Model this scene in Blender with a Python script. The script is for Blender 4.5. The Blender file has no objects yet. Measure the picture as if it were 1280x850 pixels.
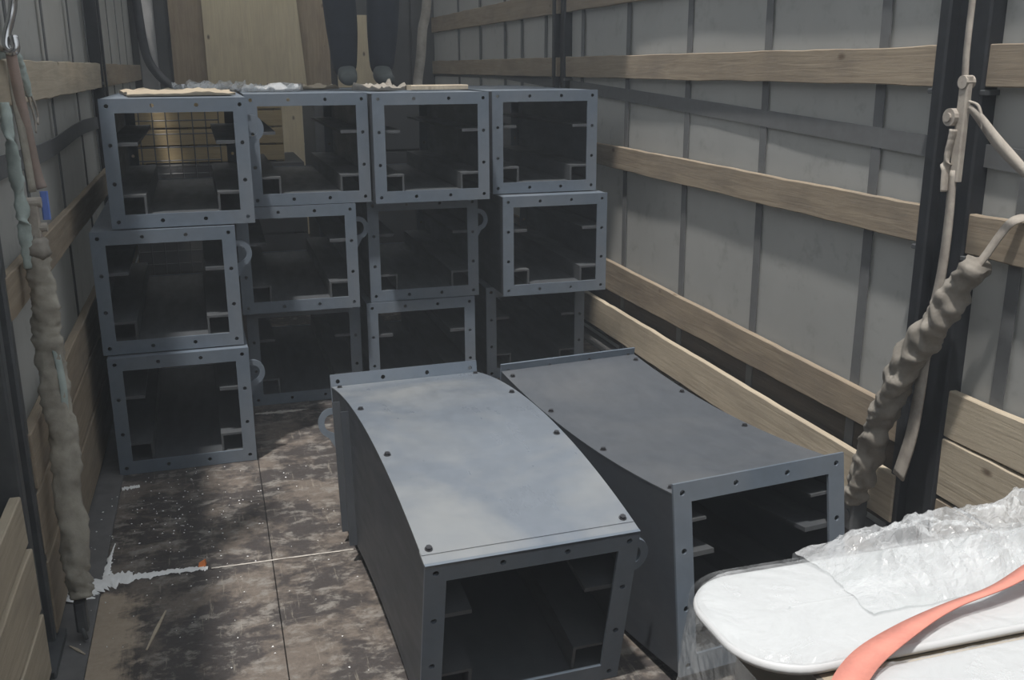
import bpy, bmesh, math, random
from mathutils import Vector, Matrix, noise
rnd = random.Random(7)
S = bpy.context.scene
COL = S.collection
PI = math.pi

# ------------------------------------------------------------------ camera
def setup_camera():
    p, yaw, roll = math.radians(15.5), math.radians(16.77), math.radians(-0.25)
    fw = Vector((math.sin(yaw)*math.cos(p), math.cos(yaw)*math.cos(p), -math.sin(p)))
    r0 = Vector((math.cos(yaw), -math.sin(yaw), 0)); u0 = r0.cross(fw)
    rt = r0*math.cos(roll) + u0*math.sin(roll); up = u0*math.cos(roll) - r0*math.sin(roll)
    cd = bpy.data.cameras.new('camera'); cd.sensor_width = 36; cd.sensor_fit = 'HORIZONTAL'
    cd.lens = 1232/1280*36; cd.clip_start = .05; cd.clip_end = 200
    co = bpy.data.objects.new('camera', cd); COL.objects.link(co)
    m = Matrix((rt, up, -fw)).transposed().to_4x4(); m.translation = (0, 0, 1.5)
    co.matrix_world = m
    S.camera = co
setup_camera()

# ------------------------------------------------------------------ sky, veiled sun, exposure
w = bpy.data.worlds.new('overcast_sky'); S.world = w; w.use_nodes = True
bg = w.node_tree.nodes['Background']; bg.inputs[0].default_value = (.88, .94, 1.0, 1); bg.inputs[1].default_value = .98
sd = bpy.data.lights.new('veiled_sun', 'SUN'); sd.energy = 4.3; sd.angle = math.radians(3); sd.color = (1.0, .97, .93)
so = bpy.data.objects.new('veiled_sun', sd); COL.objects.link(so)
so.rotation_euler = Vector((.195, .25, -1)).to_track_quat('-Z', 'Y').to_euler()
S.view_settings.view_transform = 'Standard'; S.view_settings.look = 'None'
S.view_settings.gamma = 1; S.view_settings.use_curve_mapping = False
S.view_settings.exposure = 0.0

# ------------------------------------------------------------------ materials
class NT:
    def __init__(s, name):
        s.m = bpy.data.materials.new(name); s.m.use_nodes = True
        s.t = s.m.node_tree; s.b = s.t.nodes['Principled BSDF']; s.out = s.t.nodes['Material Output']
        s.tc = s.t.nodes.new('ShaderNodeTexCoord')
    def n(s, typ, **kw):
        x = s.t.nodes.new(typ)
        for k, v in kw.items(): setattr(x, k, v)
        return x
    def l(s, a, b): s.t.links.new(a, b)
    def mapping(s, scale=(1,1,1), src='Object'):
        mp = s.n('ShaderNodeMapping'); mp.inputs['Scale'].default_value = scale
        s.l(s.tc.outputs[src], mp.inputs[0]); return mp.outputs[0]
    def noise(s, vec, scale, detail=4, rough=.55, dist=0):
        x = s.n('ShaderNodeTexNoise'); x.inputs['Scale'].default_value = scale; x.inputs['Detail'].default_value = detail
        x.inputs['Roughness'].default_value = rough; x.inputs['Distortion'].default_value = dist
        s.l(vec, x.inputs['Vector']); return x.outputs[0]
    def ramp(s, fac, stops):
        r = s.n('ShaderNodeValToRGB'); e = r.color_ramp.elements
        while len(e) < len(stops): e.new(.5)
        for i, (p, c) in enumerate(stops):
            e[i].position = p; e[i].color = (c, c, c, 1) if not isinstance(c, tuple) else (*c, 1)
        s.l(fac, r.inputs[0]); return r.outputs[0]
    def mix(s, fac, a, b, mode='MIX'):
        x = s.n('ShaderNodeMix', data_type='RGBA', blend_type=mode)
        for sock, v in ((x.inputs[0], fac), (x.inputs[6], a), (x.inputs[7], b)):
            if isinstance(v, (int, float)): sock.default_value = v
            elif isinstance(v, tuple): sock.default_value = (*v, 1)
            else: s.l(v, sock)
        return x.outputs[2]
    def col(s, c):
        if isinstance(c, tuple): s.b.inputs['Base Color'].default_value = (*c, 1)
        else: s.l(c, s.b.inputs['Base Color'])
    def rough(s, v):
        if isinstance(v, (int, float)): s.b.inputs['Roughness'].default_value = v
        else: s.l(v, s.b.inputs['Roughness'])
    def bump(s, h, strength=.3, dist=.01):
        x = s.n('ShaderNodeBump'); x.inputs['Strength'].default_value = strength; x.inputs['Distance'].default_value = dist
        s.l(h, x.inputs['Height']); s.l(x.outputs[0], s.b.inputs['Normal'])

def mat_simple(name, c, rough=.6, metal=0, var=.25, scale=12):
    k = NT(name); v = k.mapping()
    f = k.noise(v, scale, 5)
    k.col(k.mix(f, tuple(x*(1-var) for x in c), tuple(min(1, x*(1+var)) for x in c)))
    k.rough(rough); k.b.inputs['Metallic'].default_value = metal
    k.bump(f, .12, .004)
    return k.m

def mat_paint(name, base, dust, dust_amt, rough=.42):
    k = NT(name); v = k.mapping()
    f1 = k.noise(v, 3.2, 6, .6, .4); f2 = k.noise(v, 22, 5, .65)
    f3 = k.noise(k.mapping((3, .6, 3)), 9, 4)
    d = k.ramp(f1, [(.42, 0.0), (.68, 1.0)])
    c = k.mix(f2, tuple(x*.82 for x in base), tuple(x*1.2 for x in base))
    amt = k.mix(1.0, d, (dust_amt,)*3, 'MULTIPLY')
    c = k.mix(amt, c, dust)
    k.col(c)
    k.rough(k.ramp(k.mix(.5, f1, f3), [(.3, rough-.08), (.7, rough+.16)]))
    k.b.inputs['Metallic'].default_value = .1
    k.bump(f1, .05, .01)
    return k.m

def mat_wood(name, light, dark, stain, axis=1, stainamt=.55):
    k = NT(name); sc = [14, 14, 14]; sc[axis] = .7
    oi = k.n('ShaderNodeObjectInfo')
    add = k.n('ShaderNodeVectorMath', operation='ADD'); k.l(k.tc.outputs['Object'], add.inputs[0])
    cmb = k.n('ShaderNodeCombineXYZ'); mul = k.n('ShaderNodeMath', operation='MULTIPLY'); mul.inputs[1].default_value = 37.0
    k.l(oi.outputs['Random'], mul.inputs[0])
    for i in range(3): k.l(mul.outputs[0], cmb.inputs[i])
    k.l(cmb.outputs[0], add.inputs[1])
    mp = k.n('ShaderNodeMapping'); mp.inputs['Scale'].default_value = sc; k.l(add.outputs[0], mp.inputs[0])
    g = k.noise(mp.outputs[0], 4, 7, .65, .8)
    mp2 = k.n('ShaderNodeMapping'); s2 = [2.2, 2.2, 2.2]; s2[axis] = 1.1; mp2.inputs['Scale'].default_value = s2; k.l(add.outputs[0], mp2.inputs[0])
    st = k.noise(mp2.outputs[0], 3.2, 5, .6)
    vor = k.n('ShaderNodeTexVoronoi'); vor.inputs['Scale'].default_value = 2.6; mp3 = k.n('ShaderNodeMapping')
    s3 = [2.4, 2.4, 2.4]; s3[axis] = 1.3; mp3.inputs['Scale'].default_value = s3; k.l(add.outputs[0], mp3.inputs[0]); k.l(mp3.outputs[0], vor.inputs['Vector'])
    c = k.mix(k.ramp(g, [(.3, 0.0), (.7, 1.0)]), dark, light)
    c = k.mix(k.mix(1.0, k.ramp(st, [(.45, 0.0), (.72, 1.0)]), (stainamt,)*3, 'MULTIPLY'), c, stain)
    c = k.mix(k.ramp(vor.outputs['Distance'], [(.03, .85), (.09, 0.0)]), c, (.10, .065, .04))
    k.col(c); k.rough(.8); k.bump(g, .25, .006)
    return k.m

def mat_floor():
    k = NT('worn_floor_plywood')
    v = k.mapping()
    big = k.noise(v, 3.4, 8, .70, .3); mid = k.noise(k.mapping((1, 1.5, 1)), 11, 9, .74, .2); fine = k.noise(v, 60, 6, .75)
    streak = k.noise(k.mapping((9, .8, 1)), 6, 7, .72, .2); cross = k.noise(k.mapping((.8, 12, 1)), 6, 6, .72, .2)
    dark = k.mix(fine, (.026, .023, .022), (.070, .059, .055))
    brown = k.mix(fine, (.090, .073, .060), (.205, .170, .140))
    grey = k.mix(fine, (.115, .109, .10), (.31, .29, .26))
    c = k.mix(k.ramp(k.mix(.35, big, mid), [(.475, 0.0), (.55, .85)]), dark, brown)
    c = k.mix(k.ramp(mid, [(.52, 0.0), (.62, .8)]), c, grey)
    c = k.mix(k.ramp(streak, [(.60, 0.0), (.68, .55)]), c, (.30, .27, .22))
    c = k.mix(k.ramp(cross, [(.61, 0.0), (.69, .45)]), c, (.24, .21, .18))
    # the bare, worn strip of wood along the side rail
    sep = k.n('ShaderNodeSeparateXYZ'); k.l(k.tc.outputs['Object'], sep.inputs[0])
    mr = k.n('ShaderNodeMapRange'); mr.inputs['From Min'].default_value = -.16; mr.inputs['From Max'].default_value = -.40
    k.l(sep.outputs['X'], mr.inputs['Value'])
    mr2 = k.n('ShaderNodeMapRange'); mr2.inputs['From Min'].default_value = 2.92; mr2.inputs['From Max'].default_value = 2.80
    k.l(sep.outputs['Y'], mr2.inputs['Value'])
    wear = k.mix(1.0, mr.outputs[0], mr2.outputs[0], 'MULTIPLY')
    wear = k.mix(.68, wear, k.mix(.5, mid, k.mix(.5, big, streak)))
    c = k.mix(k.ramp(wear, [(.50, 0.0), (.58, .85)]), c, k.mix(fine, (.26, .20, .14), (.46, .38, .29)))
    k.col(c); k.rough(k.ramp(mid, [(.3, .5), (.7, .85)])); k.bump(k.mix(.5, mid, fine), .35, .004)
    return k.m

def mat_tarp():
    k = NT('grey_curtain_tarpaulin'); v = k.mapping()
    f = k.noise(v, 2.2, 6, .6, .3); g = k.noise(k.mapping((1, 1, 1)), 11, 6, .7)
    c = k.mix(f, (.315, .315, .305), (.43, .428, .412))
    c = k.mix(k.ramp(g, [(.56, 0.0), (.75, .5)]), c, (.20, .195, .18))
    k.col(c); k.rough(.62); k.bump(g, .10, .004)
    tr = k.n('ShaderNodeBsdfTranslucent'); k.l(k.mix(1.0, c, (1.5, 1.5, 1.48), 'MULTIPLY'), tr.inputs[0])
    ms = k.n('ShaderNodeMixShader'); ms.inputs[0].default_value = .24
    k.l(k.b.outputs[0], ms.inputs[1]); k.l(tr.outputs[0], ms.inputs[2]); k.l(ms.outputs[0], k.out.inputs[0])
    return k.m

def mat_film(name, clear, tint=(.93, .94, .95)):
    k = NT(name); v = k.mapping()
    f = k.noise(k.mapping((1, 1, .5)), 9, 6, .65, 1.0)
    k.col(tint if clear < .75 else (.72, .73, .74)); k.rough(.09); k.bump(f, .6, .02)
    tp = k.n('ShaderNodeBsdfTransparent'); tp.inputs[0].default_value = (.96, .97, .97, 1)
    fac = k.ramp(f, [(.3, clear+.13), (.7, clear-.18)])
    ms = k.n('ShaderNodeMixShader'); k.l(fac, ms.inputs[0])
    k.l(k.b.outputs[0], ms.inputs[1]); k.l(tp.outputs[0], ms.inputs[2]); k.l(ms.outputs[0], k.out.inputs[0])
    return k.m

def mat_web(name, c, stain):
    k = NT(name); v = k.mapping()
    f = k.noise(v, 16, 5, .65); wv = k.noise(v, 160, 2)
    k.col(k.mix(k.ramp(f, [(.4, 0.0), (.7, .8)]), c, stain)); k.rough(.85); k.bump(k.mix(.5, wv, f), .4, .003)
    return k.m

M = {}
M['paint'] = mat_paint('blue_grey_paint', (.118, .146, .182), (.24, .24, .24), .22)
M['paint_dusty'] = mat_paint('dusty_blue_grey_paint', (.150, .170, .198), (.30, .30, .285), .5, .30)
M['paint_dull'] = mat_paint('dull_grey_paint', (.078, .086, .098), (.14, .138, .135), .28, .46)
M['body'] = mat_paint('shade_darkened_side_paint', (.048, .055, .066), (.09, .088, .085), .25, .45)  # darker copy of the casing paint, puts shade into the side panels' colour
M['dark_wood'] = mat_wood('dark_brown_board', (.085, .068, .05), (.05, .04, .03), (.04, .033, .027))
M['inner'] = mat_paint('bare_inner_steel', (.055, .060, .066), (.10, .098, .094), .4, .55)
M['bolt'] = mat_simple('bolt_steel', (.06, .06, .065), .4, .6, .2, 60)
M['wood'] = mat_wood('weathered_side_board', (.33, .27, .195), (.22, .172, .122), (.15, .125, .10))
M['wood_pale'] = mat_wood('pale_side_board', (.50, .43, .325), (.36, .30, .22), (.24, .20, .155), 1, .45)
M['ply'] = mat_wood('brown_plywood', (.45, .36, .25), (.34, .26, .18), (.24, .18, .13), 2, .5)
M['ply_light'] = mat_wood('light_plywood', (.72, .62, .42), (.60, .50, .34), (.40, .32, .22), 2, .3)
M['crate'] = mat_wood('yellow_crate_wood', (.42, .32, .17), (.32, .24, .13), (.22, .16, .09), 0, .35)
M['floor'] = mat_floor()
M['tarp'] = mat_tarp()
M['belt'] = mat_simple('grey_webbing_band', (.115, .118, .12), .85, 0, .2, 30)
M['black'] = mat_simple('black_post_paint', (.022, .024, .028), .5, .2, .5, 25)
M['steel_dark'] = mat_simple('worn_grey_steel', (.10, .105, .11), .5, .4, .4, 18)
M['rail'] = mat_simple('grey_side_rail_steel', (.125, .122, .12), .7, .1, .45, 16)
M['chrome'] = mat_simple('shiny_hook_steel', (.55, .55, .55), .22, 1, .1, 20)
M['web'] = mat_web('dirty_beige_webbing', (.40, .36, .31), (.22, .19, .165))
M['web_pink'] = mat_web('faded_pink_webbing', (.40, .30, .26), (.27, .235, .20))
M['sleeve'] = mat_web('dirty_canvas_sleeve', (.36, .335, .28), (.20, .18, .15))
M['sleeve_dark'] = mat_web('dark_dirty_canvas_sleeve', (.27, .245, .21), (.15, .135, .115))
M['teal'] = mat_web('pale_teal_cloth', (.40, .46, .43), (.25, .30, .285))
M['blue'] = mat_simple('blue_tag', (.12, .20, .55), .5)
M['red'] = mat_web('salmon_red_webbing', (.66, .26, .20), (.52, .20, .16))
M['white'] = mat_simple('white_foam', (.57, .575, .58), .5, 0, .04, 5)
M['film'] = mat_film('stretch_film', .80)
M['film_dense'] = mat_film('crumpled_stretch_film', .70, (.78, .79, .80))
M['card'] = mat_simple('dull_carton', (.16, .145, .125), .85, 0, .3, 6)
M['cardboard'] = mat_simple('brown_cardboard', (.36, .30, .22), .85, 0, .2, 6)
M['dust'] = mat_simple('pale_floor_dust', (.42, .39, .35), .95, 0, .3, 60)
M['powder'] = mat_simple('white_powder', (.80, .80, .79), .95, 0, .1, 40)
M['orange'] = mat_simple('orange_plastic', (.70, .22, .06), .5)
M['front'] = mat_simple('dark_front_wall', (.10, .10, .10), .8, 0, .3, 3)
M['roof'] = mat_simple('white_roof_tarpaulin', (.70, .70, .69), .7, 0, .1, 3)
def translucent(m, amt):
    t = m.node_tree; b = t.nodes['Principled BSDF']; tr = t.nodes.new('ShaderNodeBsdfTranslucent'); tr.inputs[0].default_value = (.85, .85, .84, 1)
    ms = t.nodes.new('ShaderNodeMixShader'); ms.inputs[0].default_value = amt
    t.links.new(b.outputs[0], ms.inputs[1]); t.links.new(tr.outputs[0], ms.inputs[2]); t.links.new(ms.outputs[0], t.nodes['Material Output'].inputs[0])
translucent(M['roof'], .15)
M['navy'] = mat_simple('navy_work_trousers', (.017, .021, .030), .9, 0, .4, 14)
M['jacket'] = mat_simple('dark_work_jacket', (.05, .06, .08), .9, 0, .3, 14)
M['skin'] = mat_simple('skin', (.55, .36, .27), .55, 0, .08, 20)
M['shoe'] = mat_simple('grey_green_shoe_leather', (.07, .08, .078), .7, 0, .3, 20)
M['shoe_b'] = mat_simple('shoe_sole_rubber', (.06, .05, .045), .8)
M['hair'] = mat_simple('dark_hair', (.03, .022, .018), .7)
M['wire'] = mat_simple('grey_wire', (.12, .12, .12), .5, .6)
M['grey_col'] = mat_simple('light_grey_column_paint', (.34, .34, .34), .6)

# ------------------------------------------------------------------ mesh helpers
class MB:
    def __init__(s): s.v = []; s.f = []; s.sm = False
    def quadgrid(s, rows, closed_u=False, closed_v=False, cap=False):
        b = len(s.v); nr, nc = len(rows), len(rows[0])
        for r in rows: s.v += [tuple(p) for p in r]
        for i in range(nr if closed_v else nr-1):
            for j in range(nc if closed_u else nc-1):
                i2, j2 = (i+1) % nr, (j+1) % nc
                s.f.append((b+i*nc+j, b+i*nc+j2, b+i2*nc+j2, b+i2*nc+j))
        if cap:
            s.f.append(tuple(b+j for j in range(nc))[::-1]); s.f.append(tuple(b+(nr-1)*nc+j for j in range(nc)))
        return s
    def box(s, x0, x1, y0, y1, z0, z1, bev=0, fn=None, seg=1, axis=1):
        """box, optionally cut into seg pieces along an axis and mapped through fn; bev chamfers the four long edges"""
        lo, hi = (x0, y0, z0), (x1, y1, z1)
        a = axis; o = [i for i in range(3) if i != a]
        p0, p1, q0, q1 = lo[o[0]], hi[o[0]], lo[o[1]], hi[o[1]]
        if bev:
            ring = [(p0+bev, q0), (p1-bev, q0), (p1, q0+bev), (p1, q1-bev), (p1-bev, q1), (p0+bev, q1), (p0, q1-bev), (p0, q0+bev)]
        else: ring = [(p0, q0), (p1, q0), (p1, q1), (p0, q1)]
        rows = []
        for k in range(seg+1):
            t = lo[a]+(hi[a]-lo[a])*k/seg; row = []
            for pp, qq in ring:
                c = [0, 0, 0]; c[a] = t; c[o[0]] = pp; c[o[1]] = qq
                row.append(fn(*c) if fn else tuple(c))
            rows.append(row)
        return s.quadgrid(rows, closed_u=True, cap=True)
    def cyl(s, c, r, h, n=12, axis=2, fn=None, r2=None):
        rows = []
        for k, rr in ((0, r), (1, r2 if r2 is not None else r)):
            row = []
            for j in range(n):
                a = 2*PI*j/n; p = [rr*math.cos(a), rr*math.sin(a)]
                q = [0, 0, 0]; o = [i for i in range(3) if i != axis]
                q[o[0]] = c[o[0]]+p[0]; q[o[1]] = c[o[1]]+p[1]; q[axis] = c[axis]+h*k
                row.append(fn(*q) if fn else tuple(q))
            rows.append(row)
        return s.quadgrid(rows, closed_u=True, cap=True)
    def tube(s, path, rad, n=12, up=Vector((0, 0, 1)), cap=True):
        """sweep; rad(t, ang) -> (a, b) offsets or a number"""
        path = [Vector(p) for p in path]; rows = []
        for i, p in enumerate(path):
            d = (path[min(i+1, len(path)-1)]-path[max(i-1, 0)]).normalized()
            a = d.cross(up)
            if a.length < 1e-4: a = d.cross(Vector((1, 0, 0)))
            a.normalize(); b = a.cross(d)
            t = i/(len(path)-1); row = []
            for j in range(n):
                g = 2*PI*j/n; r = rad(t, g) if callable(rad) else rad
                ra, rb = r if isinstance(r, tuple) else (r, r)
                row.append(tuple(p+a*ra*math.cos(g)+b*rb*math.sin(g)))
            rows.append(row)
        return s.quadgrid(rows, closed_u=True, cap=cap)
    def ribbon(s, path, width, thick, wdir, n_edge=0):
        """flat webbing: width along wdir (vector or function of t)"""
        path = [Vector(p) for p in path]; rows = []
        for i, p in enumerate(path):
            d = (path[min(i+1, len(path)-1)]-path[max(i-1, 0)]).normalized()
            t = i/(len(path)-1)
            wv = Vector(wdir(t) if callable(wdir) else wdir); wv = (wv-d*wv.dot(d)).normalized(); nn = wv.cross(d)
            ww = width(t) if callable(width) else width
            rows.append([tuple(p+wv*ww/2+nn*thick/2), tuple(p-wv*ww/2+nn*thick/2), tuple(p-wv*ww/2-nn*thick/2), tuple(p+wv*ww/2-nn*thick/2)])
        return s.quadgrid(rows, closed_u=True, cap=True)
    def mesh(s, name):
        m = bpy.data.meshes.new(name); m.from_pydata(s.v, [], s.f)
        bm = bmesh.new(); bm.from_mesh(m); bmesh.ops.recalc_face_normals(bm, faces=bm.faces); bm.to_mesh(m); bm.free()
        return m
    def build(s, name, mat, parent=None, smooth=False, loc=None):
        m = s.mesh(name); m.materials.append(M[mat])
        if smooth:
            for p in m.polygons: p.use_smooth = True
        return link(name, m, parent, loc)
def link(name, me, parent=None, loc=None, rotz=None):
    o = bpy.data.objects.new(name, me); COL.objects.link(o)
    if parent: o.parent = parent
    if loc: o.location = loc
    if rotz is not None: o.rotation_euler[2] = rotz
    return o
def tag(o, label=None, cat=None, group=None, kind=None):
    if label: o['label'] = label
    if cat: o['category'] = cat
    if group: o['group'] = group
    if kind: o['kind'] = kind
    return o
def thing(name, loc, label, cat, group=None, rotz=0):
    o = link(name, None, None, loc, rotz); o.empty_display_size = .1
    return tag(o, label, cat, group)
def lerp(a, b, t): return a+(b-a)*t
def smooth_path(pts, n=8):
    """Catmull-Rom through the points"""
    P = [Vector(p) for p in pts]; P = [P[0]*2-P[1]]+P+[P[-1]*2-P[-2]]; out = []
    for i in range(1, len(P)-2):
        for k in range(n):
            t = k/n; a, b, c, d = P[i-1:i+3]
            out.append(.5*((2*b)+(c-a)*t+(2*a-5*b+4*c-d)*t*t+(3*b-a-3*c+d)*t**3))
    out.append(P[-2]); return out

# ------------------------------------------------------------------ the trailer
XL, XR = -.50, 2.02           # inner faces of the side boards
Y0, Y1 = -4.0, 9.3            # added unseen rear wall and front wall
ZR = 3.25                     # raised roof
ZW = 2.35                     # unseen top of the side curtains, cut low to let light in under the roof
# floor: dark core plus plywood sheets
fl = MB().box(-.62, 2.16, Y0, Y1, -.14, -.022).build('floor', 'rail'); tag(fl, kind='structure')
xs = [-.417, .085, 1.02, 1.96]
ysq = [Y0, -2.8, -1.38, .05, 1.48, 2.915, 4.33, 5.76, 7.19, 8.60, Y1]
for i in range(len(xs)-1):
    for j in range(len(ysq)-1):
        g = .0014
        MB().box(xs[i]+g, xs[i+1]-g, ysq[j]+g, ysq[j+1]-g, -.022, rnd.uniform(-.0012, 0), .001).build('floor_panel', 'floor', fl)
for nm, x0, x1 in (('trim_1', -.60, -.4165), ('trim_2', 1.963, 2.14)):
    t = MB().box(x0, x1, Y0, Y1, -.0215, .004, .002).build(nm, 'rail'); tag(t, kind='structure')

def curtain(name, x, sgn):
    rows = []
    ny, nz = 120, 36
    for j in range(nz+1):
        z = -.03+(ZW+.03)*j/nz; row = []
        for i in range(ny+1):
            y = Y0+(Y1-Y0)*i/ny
            d = .006*noise.noise((y*.9, z*.7, x))+.002*noise.noise((y*2.5, z*2.2, x+3))
            row.append((x+d, y, z))
        rows.append(row)
    back = [[(p[0]+sgn*.003, p[1], p[2]) for p in r] for r in rows]
    b = MB().quadgrid(rows); b.quadgrid(back)
    o = b.build(name, 'tarp', None, True); tag(o, kind='structure'); return o
wr = curtain('wall_right', 2.060, 1)
wl = curtain('wall_left', -.56, -1)
# vertical webbing on the curtains and the horizontal band
def vband(par, x, y, wd):
    n = 30
    path = [(x, y+.006*math.sin(z*2.3+y), z) for z in [ZW*k/n for k in range(n+1)]]
    MB().ribbon(path, wd, .004, (0, 1, 0)).build('strap', 'belt', par)
for y in (-.03, .68, 1.40, 2.11, 2.745, 3.43, 4.08, 4.755, 5.40, 6.05, 6.55, 6.95, 7.62, 8.3): vband(wr, 2.0505, y, .046)
for y in (1.3, 2.0, 2.7, 3.35, 4.09, 4.88, 5.53, 6.2, 6.9, 7.6, 8.3): vband(wl, -.544, y, .036)
n = 40
MB().ribbon([(2.0495, lerp(Y0, Y1, k/n), lerp(1.255, 1.40, (lerp(Y0, Y1, k/n)-2.2)/3.6) if lerp(Y0, Y1, k/n) < 7 else 1.45) for k in range(n+1)], .062, .005, (0, 0, 1)).build('horizontal_band', 'belt', wr)
MB().ribbon([(-.541, lerp(Y0, Y1, k/n), 1.235+.01*math.sin(k)) for k in range(n+1)], .06, .005, (0, 0, 1)).build('horizontal_band', 'belt', wl)

# side boards, each a plank in the post pockets
def plank(par, x0, x1, y0, y1, z0a, z1a, z0b=None, z1b=None, mat='wood', rough=.004):
    """z at the near end (a) and the far end (b)"""
    z0b = z0a if z0b is None else z0b; z1b = z1a if z1b is None else z1b
    sd = rnd.uniform(0, 99); yc = (y0+y1)/2
    def fn(x, y, z):
        t = (y-y0)/(y1-y0)
        zz = lerp(lerp(z0a, z1a, z), lerp(z0b, z1b, z), t)
        zz += rough*noise.noise((y*3.1, z*3, sd))+rough*.8*noise.noise((y*11, z*3, sd))
        return (x+.004*noise.noise((y*1.3, z, sd+7)), y-yc, zz)
    b = MB(); seg = max(6, int((y1-y0)*14))
    b.box(x0, x1, y0, y1, 0, 1, .0, fn, seg)
    o = b.build('plank', mat, par); o.location = (0, yc, 0)
    bv = o.modifiers.new('edge', 'BEVEL'); bv.width = .003; bv.segments = 1; bv.limit_method = 'ANGLE'
    return o
TH = .026
PF, PN = 2.463, 2.262         # far and near side of the near post
for z0, z1 in ((1.80, 1.93), (1.44, 1.553), (.985, 1.098)):
    plank(wr, XR, XR+TH, PF-.03, 5.66, z0, z1); plank(wr, XR, XR+TH, 5.76, 9.2, z0, z1); plank(wr, XR, XR+TH, -3.9, PN+.03, z0, z1)
plank(wr, XR+.003, XR+TH+.003, PF-.03, 5.66, .335, .447, .315, .492); plank(wr, XR-.016, XR+TH-.016, PF-.03, 5.66, .075, .236, .085, .252, 'wood_pale')
plank(wr, XR+.002, XR+TH+.002, -3.9, PN+.03, .445, .60, .437, .575, 'wood_pale'); plank(wr, XR, XR+TH, -3.9, PN+.03, .245, .432, .245, .427, 'wood_pale'); plank(wr, XR+.001, XR+TH+.001, -3.9, PN+.03, .03, .232, .03, .232)
plank(wr, XR+TH+.006, XR+TH+.016, PF-.03, 5.66, .03, .40, None, None, 'dark_wood'); plank(wr, XR, XR+TH, 5.76, 9.2, .33, .49); plank(wr, XR, XR+TH, 5.76, 9.2, .08, .25)  # dark brown board backing the gap between the lower boards
LF, LN = 2.63, 2.45
for z0, z1 in ((1.405, 1.525),):
    plank(wl, XL-TH, XL, LF-.02, 5.66, z0, z1, None, None, 'wood_pale'); plank(wl, XL-TH, XL, 5.76, 9.2, z0, z1); plank(wl, XL-TH, XL, -3.9, LN-.02, z0, z1)
plank(wl, XL-TH, XL, LF-.02, 5.66, .895, 1.008); plank(wl, XL-TH, XL, -3.9, LN-.02, .895, 1.008); plank(wl, XL-TH, XL, 5.76, 9.2, .89, 1.0)
for z0, z1 in ((.452, .60), (.262, .438), (.03, .243)):
    plank(wl, XL-TH, XL+rnd.uniform(0, .006), LF-.02, 5.66, z0, z1, None, None, 'wood')
for z0, z1, dx in ((.385, .512, 0), (.205, .374, .006), (.03, .195, .01)):
    plank(wl, XL-TH+dx, XL+dx, -3.9, LN-.02, z0, z1, None, None, 'wood_pale')
for z0, z1 in ((.33, .49), (.08, .25)): plank(wl, XL-TH, XL, 5.76, 9.2, z0, z1)

# posts
def post(y0, y1, sgn, xin, label, mat='black'):
    """steel side post: two flanges with a web between, pockets for the boards"""
    d = sgn
    o = thing('side_post', (xin+d*.03, (y0+y1)/2, 0), label, 'post', 'steel side posts')
    X = lambda a, b: (min(d*a, d*b), max(d*a, d*b))
    h = (y1-y0)/2; x0, x1 = X(-.040, .020)
    MB().box(x0, x1, -h, -h+.045, 0, ZR, .006, None, 1, 2).build('post_flange', mat, o)
    MB().box(x0, x1, h-.045, h, 0, ZR, .006, None, 1, 2).build('post_flange', mat, o)
    a, b = X(-.005, .015); MB().box(a, b, -h+.04, h-.04, 0, ZR, 0, None, 1, 2).build('post_web', mat, o)
    a, b = X(-.06, .06); MB().box(a, b, -h-.02, h+.02, 0.004, .022, .004, None, 1, 2).build('base_plate', mat, o)
    for z in (1.42, .965):
        a, b = X(-.04, .05)
        for e in (-1, 1):
            MB().box(a, b, e*h-.012, e*h+.012, z, z+.014, .002).build('board_pocket', 'steel_dark', o)
    return o
post(PN, PF, 1, XR, 'black steel side post with a padded strap, beside the film-wrapped load')
post(5.60, 5.82, 1, XR, 'dark steel side post behind the stack of casings farthest from the hook strap')
post(LN, LF, -1, XL-.012, 'worn grey steel side post beside the hook strap with the blue tag', 'steel_dark')
post(5.60, 5.82, -1, XL, 'dark steel side post on the hook strap wall, behind the casings', 'black')

# front wall with corner column
fw_ = MB().box(-.62, 2.16, Y1, Y1+.05, 0, ZR).build('wall_front', 'front'); tag(fw_, kind='structure')
for k in range(9):
    MB().box(-.55+k*.30, -.55+k*.30+.285, Y1-.018, Y1, 0, ZR-.02, .004, None, 1, 2).build('panel', 'front', fw_)
t = MB().box(-.50, -.36, Y1-.13, Y1-.02, 0, ZR-.02, .01, None, 1, 2).build('trim_3', 'grey_col'); tag(t, kind='structure')
rw = MB().box(-.62, 2.16, Y0-.05, Y0, 0, ZR).build('wall_back_added', 'front'); tag(rw, kind='structure')  # unseen rear wall, added to cut the light from behind the camera
# roof: slid forward, open over the rear
ce = MB(); ry = 4.27
ce.quadgrid([[(x, y, ZR+.02*math.sin(x*3)) for x in [-.62+2.78*i/12 for i in range(13)]] for y in [ry+(Y1+.05-ry)*j/16 for j in range(17)]])
ceo = ce.build('ceiling', 'roof'); tag(ceo, kind='structure')
for k in range(5): MB().box(-.58, 2.12, ry+.02+k*1.15, ry+.07+k*1.15, ZR-.06, ZR, .006, None, 1, 0).build('roof_bow', 'steel_dark', ceo)
for nm, x0, x1 in (('trim_4', -.64, -.545), ('trim_5', 2.065, 2.16)):
    t = MB().box(x0, x1, Y0, Y1, ZW-.06, ZW+.05, .01).build(nm, 'steel_dark'); tag(t, kind='structure')

# ------------------------------------------------------------------ casings
def path_straight(L, h):
    return lambda u, s, v: (u, s, v)
def path_arc(R, h, a, convex):
    if convex:
        Rb = R-h/2
        return lambda u, s, v: (u, (Rb+v)*math.sin(s/R), -Rb*math.cos(a)+(Rb+v)*math.cos(s/R))
    Rb = R+h/2
    return lambda u, s, v: (u, (Rb-v)*math.sin(s/R), Rb-(Rb-v)*math.cos(s/R))

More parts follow.
